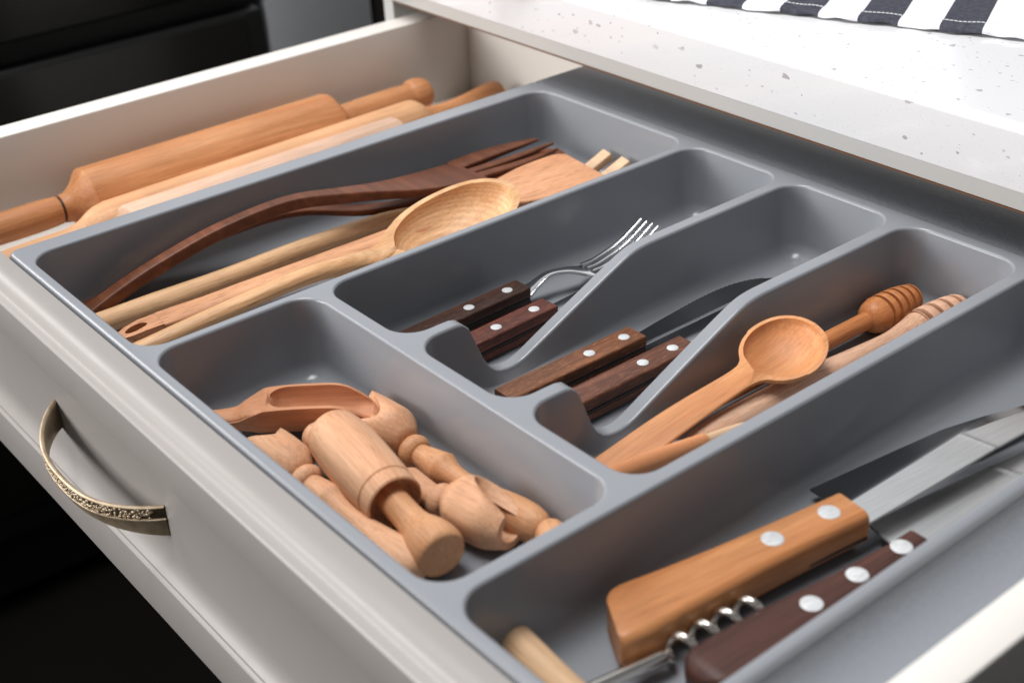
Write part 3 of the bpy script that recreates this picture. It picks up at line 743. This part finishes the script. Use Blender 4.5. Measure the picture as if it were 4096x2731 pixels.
obj('stick', lathe(smooth_prof([(.066, .0033), (.08, .0032), (L - .004, .0024), (L, .0008)], 4)), M['tong'], t)

# ------------------------------------------------------------------ front compartment: scoop and turned pieces
m, L = frame((.1915, -.0025, -.0345), (.2640, .1000, -.0375), 0.0)
t = thing('wooden_scoop', 'small orange brown wooden scoop with an open trough, at the compartment corner', 'scoop', m)
xS = .052
xs = [.0 + .002 * i for i in range(0, 30)] + [.0585 + (L - .0585) * i / 40 for i in range(41)]
cav0 = xS + .0090
wSc = lambda x: spl([(0, .0068), (.025, .0066), (.040, .0080), (.050, .0118), (.056, .0134), (.085, .0140), (.105, .0140), (.115, .0132), (L, .0108)], x) if x < L - .003 else .0108 * math.sqrt(max(.05, 1 - ((x - L + .003) / .0031) ** 2))
zSc = lambda x: spl([(0, -.003), (.040, -.003), (.052, .0035), (.060, .0070), (.095, .0075), (.106, .0055), (.116, -.0005), (L, -.0060)], x)
dSc = lambda x: spl([(0, .0065), (.040, .0075), (.052, .0150), (.058, .0190), (.10, .0200), (.112, .0150), (L - .003, .0060), (L, .002)], x)
wiSc = lambda x: max(.0004, .0112 * math.sqrt(max(0, 1 - ((cav0 + .010 - x) / .010) ** 2))) if cav0 < x < cav0 + .010 else max(.0004, wSc(x) - .0026) if x >= cav0 + .010 else wSc(x) * .94
diSc = lambda x: (spl([(cav0, .001), (cav0 + .004, .0095), (cav0 + .012, .0150), (.10, .0160), (.112, .0115), (L, .0028)], x)) if x > cav0 else (-.0035 if x < .046 else -.0035 * max(0, (.056 - x) / .010) - .0002)
obj('bowl_and_handle', trough(xs, wSc, zSc, dSc, wiSc, diSc, nexp=3.2, no=20, ni=24), M['scoopw'], t, ang=50)

HAND = [(-.0062, .0050), (-.0056, .0072), (-.0040, .0091), (-.0010, .0100), (.0016, .0097), (.0038, .0082), (.0046, .0066), (.0046, .0066), (.0075, .0070), (.016, .0084), (.0245, .0098), (.0245, .0098), (.0262, .0092), (.0300, .0076), (.036, .0062), (.043, .0058), (.050, .0060), (.064, .0076), (.080, .0098), (.090, .0104), (.098, .0097), (.1035, .0072), (.1055, .0035), (.106, .0004)]
def head_prof(Lh, r, wall=.0040, mr=.93):
    """cup lying on its side: base at x=0, mouth at x=Lh; returns outer then inner profile"""
    outer = smooth_prof([(0, .0004), (.0008, .0062), (.004, .0100), (.012, r * .97), (.022, r), (.034, r * .98), (Lh, r * mr)], 4)
    inner = smooth_prof([(Lh, r * mr - wall), (.034, r * .98 - wall), (.024, r - wall), (.016, r * .6), (.0135, .0004)], 4)
    return outer + inner
def nutcracker(label, p_bead, p_end, mouth_roll, Lh, r, sc, mats, lift=0.0050, mr=.93, hw=1.35):
    m, L = frame(p_bead, p_end)
    t = thing('wooden_nutcracker', label, 'nutcracker', m, 'turned wooden nutcrackers')
    obj('screw_handle', lathe(smooth_prof([(x, rr) for x, rr in HAND], 4)), mats[1], t, ang=35)
    def fn(x, rr, a):     # U shaped notch in the mouth
        f = max(0, (x - .014) / (Lh - .014))
        d = abs((a - mouth_roll + math.pi) % (2 * math.pi) - math.pi) / hw
        g = (.5 + .5 * math.cos(math.pi * d)) ** .9 if d < 1 else 0
        return (x - f * sc * g, rr)
    hb = lathe(head_prof(Lh, r, mr=mr), seg=56, fn=fn)
    hb.transform(Matrix.Translation(V((-.0050, 0, lift))) @ Matrix.Rotation(math.pi, 4, 'Z'))
    obj('head', hb, mats[0], t, ang=45)
    return t
nutcracker('turned nutcracker by the back wall, cup mouth open beside the scoop tip', (.3130, .0905, -.0432), (.4050, .0960, -.0430), math.radians(66), .046, .0152, .027, (M['turned'], M['turned2']), hw=1.30)
nutcracker('turned nutcracker half hidden along the front rim, under the barrel piece', (.2960, .0300, -.0432), (.3865, .0295, -.0430), math.radians(98), .044, .0142, .015, (M['turned'], M['turned']), lift=.0015, hw=1.2)
nutcracker('turned nutcracker with its slotted ball head in the near corner', (.3600, .0735, -.0432), (.2660, .0575, -.0425), math.radians(62), .046, .0168, .030, (M['turned'], M['turned']), lift=.0060, mr=.70, hw=0.95)
# big barrel with waist and knob
m, L = frame((.2770, .0570, -.0290), (.4030, .0425, -.0370))
t = thing('wooden_pestle', 'thick barrel shaped turned pestle with a waisted knob, lying across the others', 'pestle', m)
obj('barrel', lathe(smooth_prof([(0, .0004), (.0005, .0070), (.003, .0125), (.008, .0158), (.020, .0174), (.040, .0178), (.060, .0172), (.0685, .0167), (.0685, .0167), (.0693, .0160), (.0705, .0160), (.0712, .0166), (.0712, .0166), (.0785, .0162), (.0785, .0162), (.0795, .0152), (.0780, .0140), (.0740, .0115), (.0725, .0085)], 4)), M['turned'], t, ang=30)
obj('knob', lathe(smooth_prof([(.0725, .0084), (.085, .0082), (.096, .0084), (.104, .0098), (.112, .0128), (.119, .0142), (.1245, .0142), (.1275, .0132), (.1285, .0120), (.1285, .0120), (.1287, .0004)], 4)), M['turned2'], t, ang=35)
m, L = frame((.4155, .1010, -.0430), (.4420, .0890, -.0430))
t = thing('wooden_peg', 'small rounded wooden tip peeking over the rim at the compartment end', 'peg', m)
obj('peg', lathe(smooth_prof([(0, .0004), (.0006, .0045), (.004, .0078), (.010, .0090), (.020, .0082), (L, .007)], 4)), M['turned2'], t)

# ------------------------------------------------------------------ right compartment: server, knives, corkscrew
def outlined(name, pts_w, z, th, mat, t, crease=None):
    """flat blade from world-space left/right edge points (equal counts)"""
    Lp, Rp = pts_w; bm = bmesh.new(); rs = []
    for a, b in zip(Lp, Rp):
        za = a[2] if len(a) > 2 else z; zb_ = b[2] if len(b) > 2 else za
        rs.append([V((a[0], a[1], za)), V((b[0], b[1], zb_)), V((b[0], b[1], zb_ - th)), V((a[0], a[1], za - th))])
    rings(bm, rs)
    bmesh.ops.bevel(bm, geom=[e for e in bm.edges], offset=th * .3, segments=2, affect='EDGES')
    return obj(name, bm, mat, t, world=True, ang=4)
m, L = frame((.4990, .0690, -.0395), (.5185, .2170, -.0395))
t = thing('cake_server', 'cake server with light orange wooden handle and two rivets', 'cake server', m)
bm = bmesh.new(); rs = []
xs = [-.0006, .0004, .002, .005, .010, .018] + [.018 + (L - .019) * i / 14 for i in range(1, 15)] + [L]
for x in xs:
    w = spl([(0, .0172), (.012, .0178), (.035, .0160), (.07, .0140), (.11, .0128), (L, .0122)], x)
    e = 1 - .16 * math.exp(-max(0, x + .0006) / .0016)
    f = math.exp(-max(0, x) / .030)
    ring = []
    for a, b in rrect(w * e, .0098 * (1 - .08 * math.exp(-max(0, x) / .002)), .0045, 5):
        ring.append(V((x + f * (a * .42 + 60 * 0 + .35 * a * a / w * .45), a, b)))
    rs.append(ring)
rings(bm, rs); obj('handle', bm, M['server'], t, ang=50)
obj('tang', box(L - .075, L - .001, -.0128, -.0120, -.0055, -.0040), M['tang'], t, smooth=False)
rivet(t, (L - .0155, .0005, .0098), .0058); rivet(t, (L - .0525, .0005, .0098), .0058)
outlined('blade', ([(.5118, .2160, -.0365), (.5135, .2450, -.0352), (.5150, .2800, -.0338), (.5160, .3080, -.0326), (.5162, .3105, -.0322), (.5169, .3128, -.0325), (.5215, .3330, -.0322), (.5290, .3600, -.0319), (.5390, .4000, -.0314)],
                   [(.5298, .2140, -.0365), (.5325, .2450, -.0352), (.5350, .2800, -.0338), (.5372, .3105, -.0326), (.5374, .3130, -.0322), (.5377, .3153, -.0325), (.5392, .3350, -.0322), (.5420, .3600, -.0319), (.5450, .4050, -.0314)]), 0, .0013, M['brush'], t)
# plum handle knife with three rivets
m, L = frame((.5475, .0765, -.0445), (.5525, .2270, -.0445))
t = thing('kitchen_knife', 'knife with plum brown wooden handle and three white rivets, at the tray edge', 'knife', m, 'kitchen knives')
bm = bmesh.new(); rs = []
for i in range(33):
    x = L * i / 32
    w = spl([(0, .0120), (.012, .0140), (.04, .0142), (.07, .0122), (.105, .0088), (L, .0070)], x) * (1 if x > .008 else .55 + .45 * math.sqrt(max(0, 1 - (1 - x / .008) ** 2)))
    c = spl([(0, .0020), (.04, .0004), (.08, -.0004), (L, 0)], x)
    rs.append([V((x, a + c, b)) for a, b in rrect(w, .0082 * (1 if x > .006 else .6 + .4 * math.sqrt(max(0, 1 - (1 - x / .006) ** 2))), .0036, 4)])
rings(bm, rs); obj('handle', bm, M['rose5'], t, ang=50)
for rx in (.1365, .1040, .0720): rivet(t, (rx, -.0002, .0082), .0056)
outlined('blade', ([(.5232, .2245, -.0448), (.5270, .2550, -.0446), (.5315, .2850, -.0443), (.5354, .3092, -.0440), (.5358, .3115, -.0436), (.5364, .3138, -.0438), (.5440, .3450, -.0432), (.5530, .3900, -.0422)],
                   [(.5640, .2145, -.0448), (.5650, .2480, -.0446), (.5655, .2800, -.0443), (.5660, .3178, -.0440), (.5660, .3200, -.0436), (.5661, .3224, -.0438), (.5665, .3500, -.0432), (.5670, .3950, -.0422)]), 0, .0016, M['brush'], t)
# dark blade under the server
t = thing('kitchen_knife', 'wide dark knife blade lying under the cake server by the divider', 'knife', (.49, .23, -.048), 'kitchen knives')
outlined('blade', ([(.4830, .2270), (.4875, .2600), (.4915, .2900), (.4965, .3250), (.5040, .3520), (.5135, .3800), (.5270, .4150)],
                   [(.5060, .2240), (.5080, .2600), (.5140, .2900), (.5220, .3250), (.5260, .3520), (.5300, .3800), (.5330, .4180)]), -.0455, .0014, M['steel'], t)
obj('handle', box(.4955, .5115, .115, .2235, -.0522, -.0502, .0008), M['rose1'], t, world=True, ang=30)
# corkscrew
m, L = frame((.4655, .0335, -.0425), (.5560, .0255, -.0425))
t = thing('corkscrew', 'corkscrew with pale wooden crossbar and coiled steel worm', 'corkscrew', m)
obj('crossbar', lathe(smooth_prof([(-.0085, .0004), (-.0080, .0045), (-.0050, .0080), (0, .0095), (.010, .0094), (.035, .0090), (.07, .0094), (L, .0095), (L + .006, .0070), (L + .008, .0004)], 5)), M['cork'], t)
a, b = V((.5155, .0285, -.0430)), V((.5245, .0800, -.0432))
obj('shaft', sweep([a, a.lerp(b, .1), a.lerp(b, .93), a.lerp(b, .97), b], lambda i, u: circ((.0034, .0034, .0034, .0030, .0022)[i], 18)), M['coil'], t, world=True, ang=50)
c0, c1 = V((.5245, .0795, -.0432)), V((.5300, .1370, -.0430))
ax = (c1 - c0).normalized(); sd = V((0, 0, 1)).cross(ax).normalized(); u3 = ax.cross(sd)
pts = []; NT_ = 4.25
for i in range(161):
    u = i / 160; ph = 2 * math.pi * NT_ * u + math.radians(200)
    r = .0062 * min(1, u * 14) * (1 if u < .93 else 1 - (u - .93) * 3)
    pts.append(c0 + ax * ((c1 - c0).length * u) + sd * (r * math.cos(ph)) + u3 * (r * math.sin(ph)))
obj('worm', sweep(pts, lambda i, u: circ(.0020 * (1 if u < .9 else 1 - (u - .9) * 8), 12), up=ax + V((0.01, 0, 0.02))), M['coil'], t, world=True, ang=70)

# ------------------------------------------------------------------ striped towel on the countertop
e0, e1 = V((.0944, .4864)), V((.3605, .5875))
ed = (e1 - e0).normalized(); sdv = V((-.445, .895)).normalized()
SW = .0590            # two stripes
bm = bmesh.new(); uvl = bm.loops.layers.uv.new('uv'); zt0 = 0.0853
nx, ny = 150, 26
def tp(i, j, top):
    s = -.16 + .60 * i / nx; d = (.001 + .0155 * (j / 10) if j <= 10 else .0165 + .30 * ((j - 10) / (ny - 10)) ** 1.3)
    q = e0 + ed * s + sdv * d
    wav = .0007 * math.sin(s * 210 + 1.3 * math.sin(s * 47)) * math.exp(-d / .02) + .0010 * mnoise.noise(V((s * 22, d * 16, 0)))
    pull = .0009 * math.sin(s * 330) * math.exp(-d / .006) + .0011 * math.sin(s * 90)
    q -= sdv * pull
    th = .0032 if d < .0155 else .0032 - .0012 * min(1, (d - .0155) / .003)
    if d < .0035: th = .0012 + (.0032 - .0012) * math.sqrt(d / .0035)
    z = zt0 + .0006 + max(0, wav + .0012) + (th if top else 0)
    return V((q.x, q.y, z)), s, d
g = {}
for top in (1, 0):
    for i in range(nx + 1):
        for j in range(ny + 1):
            p, s, d = tp(i, j, top); g[top, i, j] = (bm.verts.new(p), (s / SW + .21, d / SW))
def q4(keys):
    f = bm.faces.new([g[k_][0] for k_ in keys])
    for lp, k_ in zip(f.loops, keys): lp[uvl].uv = g[k_][1]
for i in range(nx):
    for j in range(ny):
        q4([(1, i, j), (1, i + 1, j), (1, i + 1, j + 1), (1, i, j + 1)])
    q4([(0, i, 0), (0, i + 1, 0), (1, i + 1, 0), (1, i, 0)])
    q4([(1, i, ny), (1, i + 1, ny), (0, i + 1, ny), (0, i, ny)])
tw = thing('kitchen_towel', 'black and white striped cloth with a stitched hem, lying on the countertop', 'towel', (.25, .56, zt0))
obj('cloth', bm, M['cloth'], tw, world=True, ang=80)
bm = bmesh.new(); rnd = random.Random(5)
for i in range(170):
    s = -.10 + .0031 * i; d = .0152
    if not (0 < s < .42): continue
    p, _, _ = tp((s + .16) / .60 * nx, 9.65, 1); p2, _, _ = tp((s + .0023 + .16) / .60 * nx, 9.65, 1)
    p.z += .0003; p2.z += .0003
    dv = (p2 - p); sweep([p - V((0, 0, .0003)), p.lerp(p2, .2), p.lerp(p2, .8), p2 - V((0, 0, .0003))], lambda i_, u: circ(.00042, 6), bm=bm)
obj('hem_stitching', bm, M['thread'], tw, world=True, kind='stuff')

for o in list(S.objects):
    if o.parent is not None and '_w' in o: del o['_w']
